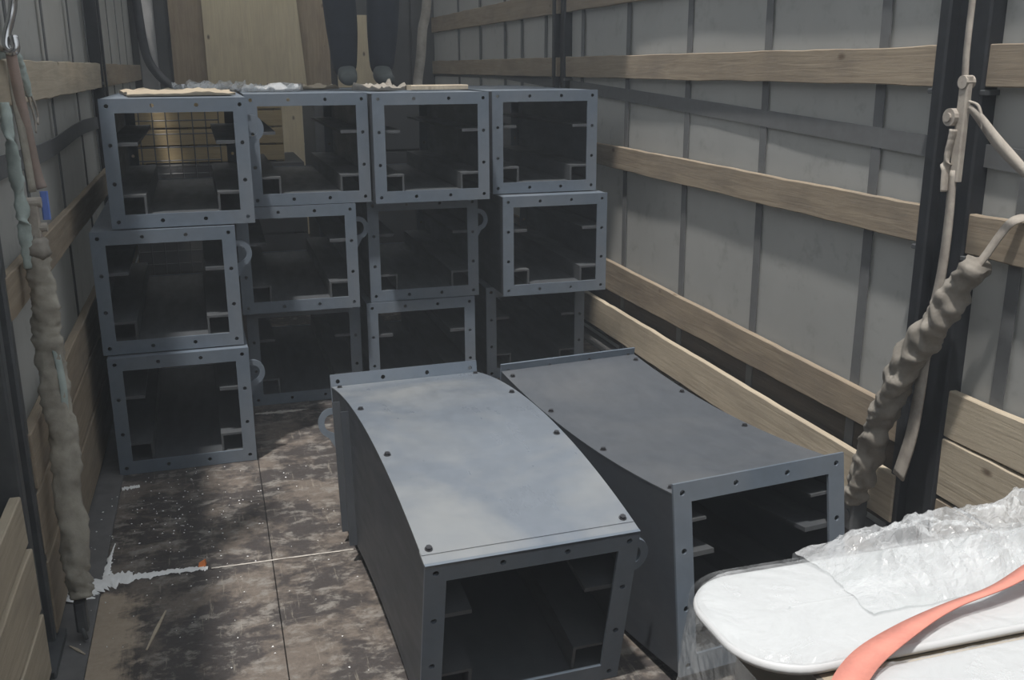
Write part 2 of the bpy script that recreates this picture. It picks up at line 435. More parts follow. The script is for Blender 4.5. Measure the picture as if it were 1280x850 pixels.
def flange_mesh(w, h, t, bar, holes, htop=0):
    """frame plate with drilled holes, local coordinates u, s (0..t), v"""
    H = h+htop
    b = MB()
    outer = [(0, 0), (w, 0), (w, H), (0, H)]; inner = [(bar, bar), (w-bar, bar), (w-bar, h-bar), (bar, h-bar)]
    rows = [[(u, 0, v) for u, v in outer], [(u, 0, v) for u, v in inner], [(u, t, v) for u, v in inner], [(u, t, v) for u, v in outer]]
    b.quadgrid(rows, closed_u=True, closed_v=True)
    c = MB()
    for u, v in holes: c.cyl((u, -.01, v), .0075, t+.02, 10, 1)
    fo = bpy.data.objects.new('tmp', b.mesh('tmp')); co = bpy.data.objects.new('tmpc', c.mesh('tmpc'))
    COL.objects.link(fo); COL.objects.link(co)
    md = fo.modifiers.new('h', 'BOOLEAN'); md.operation = 'DIFFERENCE'; md.solver = 'EXACT'; md.object = co
    dg = bpy.context.evaluated_depsgraph_get()
    me = bpy.data.meshes.new_from_object(fo.evaluated_get(dg))
    bpy.data.objects.remove(fo); bpy.data.objects.remove(co)
    return me
def holes_for(w, h, bar, htop=0):
    e = bar*.5; hs = []
    for k in range(4):
        u = lerp(e, w-e, k/3); hs += [(u, e), (u, h+htop-e)]
    for k in (1, 2): hs += [(e, lerp(e, h-e, k/3)), (w-e, lerp(e, h-e, k/3))]
    return hs
def lug_mesh(side=1):
    """flat D shaped lifting eye standing off the side, in the u-v plane"""
    t = .010; out = []; inn = []
    for k in range(17):
        a = lerp(PI/2, -PI/2*.80, k/16)
        out.append((.014+.044*math.cos(a), .050*math.sin(a))); inn.append((.014+.024*math.cos(a), .029*math.sin(a)))
    out = [(-.004, .050)]+out+[(-.004, -.105)]; inn = [(-.004, .029)]+inn+[(-.004, -.040)]
    rows = []
    for y in (0, t): pass
    r1 = [(side*u, 0, v) for u, v in out]; r2 = [(side*u, 0, v) for u, v in inn]
    r3 = [(side*u, t, v) for u, v in inn]; r4 = [(side*u, t, v) for u, v in out]
    return MB().quadgrid([r1, r2, r3, r4], closed_v=True)

def rails(root, F, w, h, L, N, mats):
    z0 = .042
    for sgn in (0, 1):
        def U(a, b): return (a, b) if sgn == 0 else (w-b, w-a)
        a, b = U(.006, .118); MB().box(a, b, -L/2+.012, L/2-.012, .296, .308, 0, F, N).build('upper_rail', mats[1], root)
        r = MB(); a, b = U(.006, .128); r.box(a, b, -L/2+.012, L/2-.012, .112, .120, 0, F, N)
        a, b = U(.120, .128); r.box(a, b, -L/2+.012, L/2-.012, z0+.006, .112, 0, F, N)
        r.build('lower_rail', mats[1], root)

def casing(root, F, w, h, L, N, mats, lug=((1, -1),), bar=.048, fn_mesh=None, ff_mesh=None, cover_v=None, cover_s=(.004, .004), bolts=None, ribs=False):
    """parts of one casing; F maps (u, s, v) to local space; mats = (body, inner, cover)"""
    cv = h-.002 if cover_v is None else cover_v
    s0, s1 = -L/2, L/2
    t = .004
    for sgn in (0, 1):
        a, b = (.002, .002+t) if sgn == 0 else (w-.002-t, w-.002)
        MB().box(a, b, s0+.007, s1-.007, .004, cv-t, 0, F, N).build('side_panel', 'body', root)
    MB().box(.004, w-.004, s0+.007, s1-.007, .042, .047, 0, F, N).build('bottom_plate', mats[1], root)
    cov = MB().box(.001, w-.001, s0+cover_s[0], s1-cover_s[1], cv-t, cv, 0, F, N).build('top_cover', mats[2], root)
    for me, s in ((fn_mesh, s0), (ff_mesh, s1-.008)):
        m2 = me
        if F(0, 1, 0) != (0, 1, 0):
            m2 = me.copy()
            for v in m2.vertices: v.co = F(v.co.x, s+v.co.y, v.co.z)
            o = link('end_flange', m2, root)
        else:
            o = link('end_flange', m2, root); o.location = (0, s, 0)
        if not m2.materials: m2.materials.append(M[mats[0]])
    rails(root, F, w, h, L, N, mats)
    for side, end in lug:
        b = lug_mesh(side); s = (s0+.045) if end < 0 else (s1-.055)
        u = w if side > 0 else 0
        b.v = [F(u+x, s+y, h-.115+z) for x, y, z in b.v]
        b.build('lifting_lug', mats[0], root)
    if bolts:
        for u, s in bolts:
            b = MB(); b.cyl((u, s, cv), .0095, .0015, 12, 2, F); b.cyl((u, s, cv), .0072, .007, 6, 2, F); b.build('bolt', 'bolt', cov)
    if ribs:
        for s in ribs:
            for u0, u1 in ((-.022, .002), (w-.002, w+.022)):
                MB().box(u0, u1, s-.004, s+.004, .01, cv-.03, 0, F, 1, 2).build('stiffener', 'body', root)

BW, BH, BAR, BL = .508, .466, .050, 1.25
fm = flange_mesh(BW, BH-.003, .008, BAR, holes_for(BW, BH-.003, BAR)); fm.materials.append(M['paint'])
stacks = [('stack set forward along the hook strap wall', [(-.427, 3.774, .017), (-.441, 3.815, .018), (-.364, 3.846, .010)]),
          ('second stack counted from the hook strap wall', [(.097, 4.445, -.004), (.081, 4.31, -.011), (.152, 4.31, .002)]),
          ('third stack counted from the hook strap wall', [(.627, 4.37, .001), (.649, 4.379, -.010), (.668, 4.234, .004)]),
          ('fourth stack counted from the hook strap wall', [(1.232, 4.52, -.016), (1.257, 4.303, -.007), (1.236, 4.394, -.003)])]
proto = None
def copy_tree(o, parent=None, lug=True):
    c = o.copy(); COL.objects.link(c)
    if parent: c.parent = parent
    for ch in list(o.children):
        if lug or not ch.name.startswith('lifting_lug'): copy_tree(ch, c)
    return c
for si, (nm, boxes) in enumerate(stacks):
    for k, (x, y, psi) in enumerate(boxes):
        lab = ('bottom', 'middle', 'topmost')[k]+' open grey steel casing in the '+nm
        if proto is None:
            proto = thing('steel_casing', (0, 0, 0), lab, 'steel casing', 'grey steel casings stacked in the trailer')
            F = lambda u, s, v: (u, s, v)
            casing(proto, lambda u, s, v: (u, s, v), BW, BH-.003, BL, 1, ('paint', 'inner', 'paint'), ((1, -1),), BAR, fm, fm)
            o = proto
        else:
            o = copy_tree(proto, None, si == 0 or (si in (1, 2) and k == 1)); o['label'] = lab
        ux, uy = math.cos(psi), math.sin(psi)
        o.location = (x-uy*BL/2, y+ux*BL/2, k*BH+.001); o.rotation_euler[2] = psi

# the arched casing lying nearest on the floor
def bend(x0, yc, psi, R, h, w, a, convex, mats, label, **kw):
    L = 2*a*R; root = thing('bent_casing', (x0, yc, .001), label, 'steel casing', None, psi)
    casing(root, path_arc(R, h, a, convex), w, h, L, 24, mats, fn_mesh=kw.pop('fn'), ff_mesh=kw.pop('ff'), **kw)
    return root
R1, h1, w1, a1 = 2.671, .468, .516, .229
L1 = 2*R1*a1
f1n = flange_mesh(w1, h1, .008, BAR, holes_for(w1, h1, BAR)); f1f = flange_mesh(w1, h1, .008, BAR, holes_for(w1, h1, BAR, .042), .042)
b1 = [(u, s) for u in (.022, w1-.022) for s in (-L1/2+.05, -L1/2+.45, -L1/2+.80, -L1/2+1.165)]
bend(.350, 2.558, .0352, R1, h1, w1, a1, True, ('paint', 'inner', 'paint_dusty'), 'arched grey steel casing with a dusty smooth humped cover, lying on the floor',
     fn=f1n, ff=f1f, lug=((-1, 1), (1, -1)), cover_v=h1+.001, cover_s=(.034, .010), bolts=b1, ribs=(L1/2-.16, L1/2-.32))
# angle leg showing in front of the cover edge
ob = [o for o in COL.objects if o.name.startswith('bent_casing')][0]
MB().box(0, w1, -L1/2, -L1/2+.05, h1-.008, h1-.001, 0, path_arc(R1, h1, a1, True), 2).build('flange_angle', 'paint_dusty', ob)
R2, h2, w2, a2 = 4.26, .493, .516, .1361
L2 = 2*R2*a2
f2 = flange_mesh(w2, h2, .008, BAR, holes_for(w2, h2, BAR))
b2 = [(u, s) for u in (.022, w2-.022) for s in (-L2/2+.05, -L2/2+.42, -L2/2+.78, -L2/2+1.10)]
bend(.9414, 2.524, .1078, R2, h2, w2, a2, False, ('paint', 'inner', 'paint_dull'), 'grey steel casing with a matt, slightly hollow cover, on the floor beside the side boards',
     fn=f2, ff=f2.copy(), lug=(), cover_v=h2-.024, cover_s=(.008, .008), bolts=b2)

ob2 = [o for o in COL.objects if o.name.startswith('bent_casing')][1]
F2 = path_arc(R2, h2, a2, False)
for ua, ub in ((.006, .098), (w2-.098, w2-.006)): MB().box(ua, ub, -L2/2+.012, L2/2-.012, .386, .393, 0, F2, 24).build('guide_rail', 'inner', ob2)

# ------------------------------------------------------------------ film-wrapped load
def rounded(x0, x1, y0, y1, r, n=10):
    pts = []
    for cx, cy, a0 in ((x1-r, y1-r, 0), (x0+r, y1-r, PI/2), (x0+r, y0+r, PI), (x1-r, y0+r, 1.5*PI)):
        for k in range(n+1):
            a = a0+PI/2*k/n; pts.append((cx+r*math.cos(a), cy+r*math.sin(a)))
    return pts
def slab(x0, x1, y0, y1, r, z0, z1, name, mat, bev=.009):
    rows = []
    prof = [(bev, z0), (0, z0+bev)]+[(bev*(1-math.sin(a)), z1-bev+bev*(1-math.cos(a))) for a in ()]
    prof += [(0, z1-bev), (bev*.3, z1-bev*.3), (bev, z1), (bev*3, z1+.004), (.10, z1+.008)]
    for ins, z in prof:
        rows.append([(x, y, z) for x, y in rounded(x0+ins, x1-ins, y0+ins, y1-ins, max(.01, r-ins*.8))])
    return MB().quadgrid(rows, closed_u=True, cap=True)
load_c = (1.25, 1.13)
pal = thing('wooden_pallet', (1.30, 1.12, 0), 'wooden pallet under the film-wrapped white blocks', 'pallet')
for k in range(6): MB().box(-.52, .52, -.34+k*.125, -.34+k*.125+.095, .10, .122, .003, None, 1, 0).build('deck_board', 'wood', pal)
for k in range(3): MB().box(-.52, .52, -.34+k*.31, -.34+k*.31+.09, .022, .10, .003, None, 1, 0).build('bearer', 'wood', pal)
for k in range(3): MB().box(-.50+k*.43, -.50+k*.43+.1, -.34, .37, .004, .022, .003).build('bottom_board', 'wood', pal)
cb = thing('carton', (1.30, 1.14, .123), 'dull brown carton between the pallet and the white blocks', 'box')
MB().box(-.45, .45, -.29, .27, 0, .442, .008, None, 1, 2).build('carton_body', 'card', cb); MB().box(-.44, .44, -.03, .03, .442, .4425).build('tape', 'cardboard', cb)
o = slab(.742, 1.78, 1.158, 1.462, .115, .570, .592, 'w', 'white').build('white_block', 'white', None, True)
tag(o, 'white foam block with rounded corners, under the crumpled film', 'foam block', 'white blocks in the wrapped load')
o = slab(.80, 1.78, .80, 1.135, .115, .566, .588, 'w', 'white').build('white_block', 'white', None, True)
tag(o, 'white foam block with rounded corners, on the rear side of the red strap', 'foam block', 'white blocks in the wrapped load')
def fbm(p, o=4):
    v = 0; a = 1; s = 1
    for k in range(o): v += a*noise.noise((p[0]*s, p[1]*s, p[2]*s)); a *= .55; s *= 2.1
    return v
# film: skirt round the load, then the crumpled film on the far side
film = thing('stretch_film_wrap', (1.25, 1.13, 0), 'clear wrinkled stretch film wrapped round the white blocks', 'film')
rows = []
base = rounded(.738, 1.784, .79, 1.466, .12, 9); 
def resample(pts, m):
    P = [Vector((*p, 0)) for p in pts]; P.append(P[0]); d = [0]
    for a, b in zip(P, P[1:]): d.append(d[-1]+(b-a).length)
    out = []
    for k in range(m):
        t = d[-1]*k/m
        i = max(j for j in range(len(d)) if d[j] <= t); i = min(i, len(P)-2)
        q = P[i].lerp(P[i+1], (t-d[i])/max(1e-6, d[i+1]-d[i])); out.append((q.x, q.y))
    return out
ring = resample(base, 260)
nz = 34
for j in range(nz+1):
    t = j/nz; z = lerp(.597, .03, t); row = []
    for i, (x, y) in enumerate(ring):
        c = Vector((x-1.26, y-1.13, 0)); d = c.normalized()
        a = math.atan2(c.y, c.x)
        out = .004+.035*t+(.010+.035*t)*abs(fbm((a*7+t*2.5, t*2.2+a*1.5, 3), 4))*min(1, t*6)
        row.append((x+d.x*out-1.25, y+d.y*out-1.13, z))
    rows.append(row)
MB().quadgrid(rows, closed_u=True).build('film_skirt', 'film', film, False)
rows = []
nx, ny = 110, 46
for j in range(ny+1):
    v = j/ny; row = []
    for i in range(nx+1):
        u = i/nx; x = lerp(1.015, 1.93, u); y = lerp(1.245-.11*u*0, 1.495, v)
        env = min(1, u*9)*min(1, v*3)*min(1, (1-v)*5+.15)
        z = .604+.006*abs(fbm((x*9, y*9, 0)))+env*(.030+.060*max(0, fbm((x*6, y*7, 5), 5))+.024*abs(fbm((x*22, y*20, 2), 3))+.05*u)
        if v > .93: z -= (v-.93)*1.2
        row.append((x-1.25+.012*fbm((y*14, x*8, 9)), y-1.13+.012*fbm((x*14, y*8, 4)), z))
    rows.append(row)
MB().quadgrid(rows).build('crumpled_film', 'film_dense', film, False)
# thin film stretched over the two blocks
for x0, x1, y0, y1, zt, sd_ in ((.742, 1.78, 1.158, 1.462, .6015, 1), (.80, 1.78, .80, 1.135, .5975, 8)):
    rows = []
    hw = (y1-y0)/2
    for ins in (.004, .012, .024, .04, .055, .07, .085, .10, .115, .13, .145, hw-.0006):
        rr = resample(rounded(x0+ins, x1-ins, y0+ins, y1-ins, max(.004, .115-ins*.8)), 240)
        rows.append([(x-1.25, y-1.13, zt-(.0085 if ins < .005 else 0)+.005*abs(fbm((x*11+y*4, y*26, sd_), 4))) for x, y in rr])
    MB().quadgrid(rows, closed_u=True).build('film_top', 'film', film, False)
# red strap lying across
sp = smooth_path([(.70, .93, .40), (.775, .99, .56), (.81, 1.045, .608), (.90, 1.118, .614), (1.02, 1.172, .616), (1.13, 1.203, .622), (1.24, 1.216, .632), (1.36, 1.245, .645), (1.50, 1.27, .655), (1.65, 1.30, .65), (1.83, 1.33, .60), (1.90, 1.345, .30)], 8)
o = MB().ribbon(sp, lambda t: .047-.020*math.exp(-((t-.50)/.13)**2), .003, lambda t: (-.45, .86, .25*math.sin(t*9)-.12)).build('red_load_strap', 'red', None, True)
tag(o, 'faded red webbing strap lying across the film-wrapped white blocks', 'strap')

# ------------------------------------------------------------------ straps on the near posts
def sleeve(name, pts, rad, mat, parent, flat=.7, sd=0, n=16, wr=.25, fq=6.5):
    path = smooth_path(pts, 16)
    def r(t, g):
        q = t*len(pts)
        k = 1+wr*(1.1*noise.noise((q*2.2, math.cos(g)*1.2+sd, math.sin(g)*1.2))+.9*noise.noise((q*fq+1.2*math.sin(g+sd+q), math.cos(g)*.8, math.sin(g)*.8+sd)))
        rr = rad(t) if callable(rad) else rad
        return (rr*k, rr*k*flat)
    return MB().tube(path, r, n).build(name, mat, parent, True)
# left: hook, webbing, knot, ratchet, sleeve
hs = thing('hook_strap', (-.45, 2.80, 0), 'dirty lashing strap with steel hook, blue tag and canvas sleeve hanging on the boards', 'strap')
def rel(pts, o): return [tuple(Vector(p)-Vector(o)) for p in pts]
HO = (-.45, 2.80, 0)
hk = smooth_path(rel([(-.437, 2.86, 1.75), (-.442, 2.86, 1.665), (-.450, 2.855, 1.625), (-.462, 2.85, 1.590), (-.468, 2.84, 1.556), (-.458, 2.83, 1.540), (-.445, 2.83, 1.548), (-.447, 2.835, 1.580)], HO), 8)
MB().tube(hk, lambda t, g: .0105, 12).build('hook', 'chrome', hs, True)
MB().ribbon(smooth_path(rel([(-.458, 2.83, 1.548), (-.452, 2.83, 1.45), (-.445, 2.84, 1.34), (-.440, 2.86, 1.24), (-.432, 2.865, 1.195)], HO), 8), .026, .004, lambda t: (.95, -.3+.6*t, 0)).build('webbing', 'web_pink', hs, True)
MB().ribbon(smooth_path(rel([(-.461, 2.84, 1.545), (-.462, 2.835, 1.43), (-.455, 2.83, 1.32), (-.450, 2.83, 1.19)], HO), 8), .020, .004, lambda t: (.7, .6, 0)).build('webbing', 'sleeve', hs, True)
MB().box(.014, .034, .04, .046, 1.115, 1.19, .003, None, 1, 2).build('blue_tag', 'blue', hs)
# ratchet
rt_ = MB(); rt_.box(-.018, .012, .0, .022, 1.04, 1.17, .004, None, 1, 2); rt_.cyl((-.02, .012, 1.165), .014, .04, 12, 0); rt_.cyl((-.028, .012, 1.10), .012, .055, 12, 0)
rt_.build('ratchet', 'web', hs)
kn = MB()
def knot(c, R, sd):
    b = MB(); rows = []
    for i in range(13):
        ph = -PI/2+PI*i/12; row = []
        for j in range(20):
            th = 2*PI*j/20; d = Vector((math.cos(ph)*math.cos(th), math.cos(ph)*math.sin(th), math.sin(ph)))
            k = R*(1+.35*noise.noise(tuple(d*2.2+Vector((sd, 0, 0)))))
            row.append(tuple(Vector(c)+d*k))
        rows.append(row)
    return b.quadgrid(rows, closed_u=True, cap=True)
knot((-.004, .0, 1.045), .034, 2).build('knot', 'sleeve_dark', hs, True)
sleeve('canvas_sleeve', rel([(-.455, 2.80, 1.05), (-.450, 2.79, .93), (-.452, 2.78, .80), (-.445, 2.755, .64), (-.438, 2.70, .44), (-.432, 2.64, .22), (-.430, 2.615, .125)], HO), lambda t: .030+.006*math.sin(t*PI), 'sleeve', hs, .75, 1, 22, .30, 10)
MB().ribbon(smooth_path(rel([(-.47, 2.82, 1.02), (-.455, 2.80, .90), (-.435, 2.76, .78), (-.425, 2.74, .68), (-.43, 2.73, .58)], HO), 8), .018, .004, (.8, .5, 0)).build('teal_tape', 'teal', hs, True)
MB().box(.0, .03, -.205, -.165, .03, .115, .006, None, 1, 2).build('end_fitting', 'steel_dark', hs)
MB().tube(rel([(-.44, 2.61, .06), (-.425, 2.585, .012)], HO), .006, 8).build('end_pin', 'steel_dark', hs, True)
# teal cloth bundles beside it
tc = thing('teal_cloth', (-.478, 2.80, 0), 'pale teal cloth hanging behind the hook strap', 'cloth')
TO = (-.478, 2.80, 0)
sleeve('cloth_fold', rel([(-.478, 2.77, 1.42), (-.475, 2.765, 1.33), (-.473, 2.77, 1.22), (-.472, 2.77, 1.10), (-.474, 2.775, 1.0)], TO), lambda t: .012+.006*math.sin(t*PI), 'teal', tc, .6, 5)
kt = thing('knotted_rag', (-.47, 2.95, 0), 'knotted pale rag tied over the top side board by the hook', 'cloth')
KO = (-.47, 2.95, 0)
sleeve('rag_body', rel([(-.505, 2.84, 1.535), (-.485, 2.93, 1.545), (-.470, 2.98, 1.52), (-.462, 3.00, 1.47), (-.458, 3.02, 1.43)], KO), lambda t: .020*(1-.6*t)+.002, 'teal', kt, .8, 9)
MB().ribbon(smooth_path(rel([(-.468, 2.99, 1.50), (-.455, 3.06, 1.42), (-.452, 3.09, 1.38), (-.452, 3.07, 1.352)], KO), 8), .010, .004, (0, .6, .8)).build('rag_tail', 'web', kt, True)
MB().ribbon(smooth_path(rel([(-.468, 2.98, 1.49), (-.458, 3.03, 1.41), (-.455, 3.05, 1.36), (-.455, 3.04, 1.33)], KO), 8), .010, .004, (0, .6, .8)).build('rag_tail', 'web', kt, True)
MB().tube(smooth_path(rel([(-.47, 2.70, 1.55), (-.478, 2.78, 1.558), (-.482, 2.87, 1.545)], KO), 8), .007, 8).build('rope', 'web', kt, True)

# right: long webbing with a ratchet on the post
ps = thing('post_strap', (1.96, 2.30, 0), 'grey lashing strap with ratchet hanging down the black post', 'strap')
PO = (1.96, 2.30, 0)
MB().ribbon(smooth_path(rel([(1.97, 2.285, 2.6), (1.97, 2.288, 1.75), (1.965, 2.283, 1.55), (1.963, 2.275, 1.46)], PO), 8), .022, .004, (0, 1, 0)).build('webbing', 'web', ps, True)
b = MB(); b.box(-.008, .012, -.050, -.016, 1.19, 1.47, .004, None, 1, 2); b.cyl((-.012, -.033, 1.455), .018, .03, 12, 0); b.cyl((-.022, -.008, 1.362), .024, .034, 14, 0); b.cyl((-.028, -.008, 1.362), .012, .046, 12, 0)
b.build('ratchet', 'web', ps)
sleeve('ratchet_handle', rel([(1.95, 2.278, 1.33), (1.945, 2.288, 1.25), (1.945, 2.285, 1.16)], PO), lambda t: .020-.007*t, 'web', ps, .5, 3, 14, .12)
MB().ribbon(smooth_path(rel([(1.955, 2.272, 1.22), (1.955, 2.266, 1.08), (1.955, 2.27, .93), (1.955, 2.29, .78), (1.955, 2.30, .66), (1.95, 2.30, .56), (1.95, 2.315, .42), (1.945, 2.345, .28)], PO), 8), lambda t: .026+.022*t, .007, (0, 1, .1)).build('hanging_webbing', 'web', ps, True)
MB().ribbon(smooth_path(rel([(1.962, 2.245, 1.39), (1.955, 2.19, 1.36), (1.95, 2.12, 1.31), (1.95, 2.04, 1.258), (1.955, 1.95, 1.20)], PO), 8), lambda t: .018+.016*math.sin(t*PI), .006, (0, .45, .9)).build('loose_tail', 'web', ps, True)
MB().tube(smooth_path(rel([(1.96, 2.245, 1.405), (1.955, 2.205, 1.395), (1.955, 2.185, 1.36), (1.955, 2.18, 1.335)], PO), 8), .004, 8).build('loop', 'web', ps, True)
# right: padded strap slung over the board
qs = thing('padded_strap', (1.95, 2.3, 0), 'strap in a wrinkled canvas sleeve slanting from the board across the black post', 'strap')
QO = (1.95, 2.3, 0)
MB().ribbon(smooth_path(rel([(2.034, 2.06, 1.112), (2.005, 2.065, 1.113), (1.985, 2.085, 1.09), (1.965, 2.13, 1.00), (1.955, 2.15, .965)], QO), 8), .028, .004, (.2, .8, .5)).build('webbing', 'web', qs, True)
sleeve('canvas_sleeve', rel([(1.952, 2.135, .985), (1.94, 2.20, .87), (1.93, 2.255, .77), (1.925, 2.33, .655), (1.925, 2.40, .51), (1.93, 2.455, .37), (1.935, 2.505, .22), (1.935, 2.535, .12)], QO), lambda t: .041+.006*math.sin(t*PI*1.2), 'sleeve_dark', qs, .8, 4, 24, .40, 5)
b = MB(); b.box(-.03, .03, .215, .265, .02, .13, .006, None, 1, 2); b.cyl((-.035, .24, .07), .018, .07, 12, 0); b.build('end_ratchet', 'steel_dark', qs)

# ------------------------------------------------------------------ front of the trailer: plywood, crate, strap, column strap
o = MB().box(-.24, 1.10, Y1-.055, Y1-.022, .02, 2.46, .002, None, 1, 2).build('plywood_sheet', 'ply'); tag(o, 'brown stained plywood sheet standing against the front wall', 'plywood')
b = MB(); rows = []
for x, z in ((.06, .02), (.98, .02), (.84, 2.40), (.08, 2.40)): pass
b.quadgrid([[(.05, 0, .02), (.97, 0, .02), (.80, .012, 2.42), (.03, .012, 2.42)], [(.05, .018, .02), (.97, .018, .02), (.80, .03, 2.42), (.03, .03, 2.42)]], closed_u=True, cap=True)
o = b.build('plywood_sheet', 'ply_light', None, False, (0, Y1-.12, 0)); tag(o, 'pale yellow plywood sheet leaning on the brown one at the front', 'plywood')
o = MB().box(1.16, 1.56, Y1-.06, Y1-.03, .02, 1.95, .002, None, 1, 2).build('plywood_sheet', 'ply_light'); tag(o, 'narrow pale plywood strip on the front wall behind the standing person', 'plywood')
o = MB().ribbon(smooth_path([(-.49, Y1-.3, 2.5), (-.47, Y1-.3, 2.0), (-.44, Y1-.3, 1.62), (-.36, Y1-.3, 1.45), (-.24, Y1-.3, 1.33), (-.15, Y1-.3, 1.2), (-.12, Y1-.3, .004)], 8), .07, .005, (1, 0, .4)).build('black_strap', 'black', None, True)
tag(o, 'black strap slanting across the front corner column beside the plywood', 'strap')
def bin_(x0, x1, y0, y1, h, label):  # bins added as dark backing, so the view through the casings stays dark
    o = thing('added_dark_bin', ((x0+x1)/2, (y0+y1)/2, 0), label, 'bin'); a, b = (x1-x0)/2, (y1-y0)/2
    for k in range(4):
        z = .06+k*(h-.06)/4
        MB().box(-a, a, -b, -b+.02, z, z+(h-.06)/4-.012, .003, None, 1, 0).build('side_board', 'front', o)
        MB().box(-a, a, b-.02, b, z, z+(h-.06)/4-.012, .003, None, 1, 0).build('side_board', 'front', o)
    for sx in (-a, a-.03): MB().box(sx, sx+.03, -b+.02, b-.02, .06, h-.012, .003, None, 1, 2).build('end_board', 'front', o)
    for sx in (-a+.05, -.04, a-.13): MB().box(sx, sx+.08, -b, b, 0, .06, .003).build('skid', 'front', o)
    MB().box(-a, a, -b, b, h-.012, h, .003, None, 1, 2).build('lid', 'front', o)
bin_(-.46, .56, 6.35, 7.15, .93, 'added low bin, dark to deepen the view through the casings, under the yellow slatted crate')
bin_(.64, 1.92, 6.35, 7.15, 1.30, 'added tall bin, dark to deepen the view through the casings, beside the yellow slatted crate')
cr = thing('wooden_crate', (.01, 6.75, .93), 'yellow slatted wooden crate standing on a dark bin behind the casings', 'crate')
for k in range(4): MB().box(-.44, .44, -.30, -.28, .01+k*.105, .01+k*.105+.094, .003, None, 1, 0).build('slat', 'crate', cr)
for x in (-.44, -.13, .10, .39): MB().box(x, x+.05, -.28, -.24, 0, .43, .003, None, 1, 2).build('upright', 'crate', cr)
for sx in (-.44, .42):
    for k in range(4): MB().box(sx, sx+.02, -.28, .30, .01+k*.105, .01+k*.105+.094, .003).build('slat', 'crate', cr)
MB().box(-.42, .42, -.24, .30, .005, .36, .004, None, 1, 2).build('contents', 'cardboard', cr)
wm = thing('wire_mesh_panel', (-.20, 6.30, 0), 'wire mesh panel standing before the slatted crate', 'mesh panel')
for k in range(8): MB().tube([(-.26+k*.075, 0, .0), (-.26+k*.075, 0, 1.36)], .004, 6).build('wire', 'wire', wm)
for k in range(18): MB().tube([(-.26, .008, .03+k*.078), (.265, .008, .03+k*.078)], .004, 6).build('wire', 'wire', wm)

# ------------------------------------------------------------------ dunnage on top of the stacks
ZT = 3*BH+.0005
def sheet(name, x, y, lx, ly, rz, th, amp, mat, label, cat, sd, z=ZT):
    rows_t = []; nx, ny = 16, 12
    for j in range(ny+1):
        row = []
        for i in range(nx+1):
            u, v = i/nx-.5, j/ny-.5
            px = u*lx*(1+.12*noise.noise((v*4, sd, 0))); py = v*ly*(1+.14*noise.noise((u*4, sd, 5)))
            row.append((px, py, th+amp*max(0, .2+fbm((u*5, v*5, sd), 3))))
        rows_t.append(row)
    rows_b = [[(p[0], p[1], 0) for p in r] for r in rows_t]
    b = MB(); b.quadgrid(rows_t)
    ed = [(0, i) for i in range(nx)]+[(j, nx) for j in range(ny)]+[(ny, i) for i in range(nx, 0, -1)]+[(j, 0) for j in range(ny, 0, -1)]
    b.quadgrid([[rows_t[j][i] for j, i in ed], [rows_b[j][i] for j, i in ed]], closed_u=True)
    b.f.append(tuple(range(len(b.v)-len(ed), len(b.v))))
    o = b.build(name, mat, None, True, (x, y, z)); o.rotation_euler[2] = rz
    return tag(o, label, cat)
sheet('cardboard_sheet', -.12, 4.45, .40, .72, .1, .006, .014, 'cardboard', 'flat piece of brown cardboard on top of the forward stack', 'cardboard', 1)
sheet('plastic_film', .02, 5.00, .26, .30, .3, .008, .045, 'film_dense', 'crumpled clear film behind the cardboard on the forward stack', 'film', 2)
sheet('plastic_film', .30, 4.75, .24, .26, -.2, .008, .035, 'film_dense', 'crumpled clear film on the second stack, by the short board', 'film', 3)
sheet('cardboard_sheet', .46, 5.22, .30, .34, .2, .006, .02, 'cardboard', 'curled brown cardboard behind the standing person', 'cardboard', 4)
o = MB().box(-.08, .08, -.05, .05, 0, .03, .003, None, 1, 0).build('wood_offcut', 'wood', None, False, (.37, 4.98, ZT)); tag(o, 'short board offcut on the second stack', 'board')
o = MB().box(-.14, .14, -.05, .05, 0, .022, .003, None, 1, 0).build('wood_offcut', 'wood_pale', None, False, (1.03, 4.62, ZT)); o.rotation_euler[2] = .15; tag(o, 'pale board offcut on the third stack by the hanging strap', 'board')
sheet('dust_rag', .77, 4.66, .16, .20, .5, .01, .03, 'sleeve_dark', 'crumpled dusty rag on the third stack by the shoes', 'rag', 6)
# hanging sling behind the person
o = MB().ribbon(smooth_path([(1.16, 5.10, 3.18), (1.13, 5.1, 2.3), (1.10, 5.1, 1.82), (1.07, 5.08, 1.68), (1.055, 5.07, 1.55), (1.035, 5.06, 1.44), (1.02, 5.0, 1.4035), (.98, 4.9, 1.402)], 8), .048, .005, lambda t: (1, .2*math.sin(t*7), 0)).build('hanging_sling', 'sleeve_dark', None, True)
tag(o, 'dusty webbing sling hanging from the roof onto the third stack', 'strap')

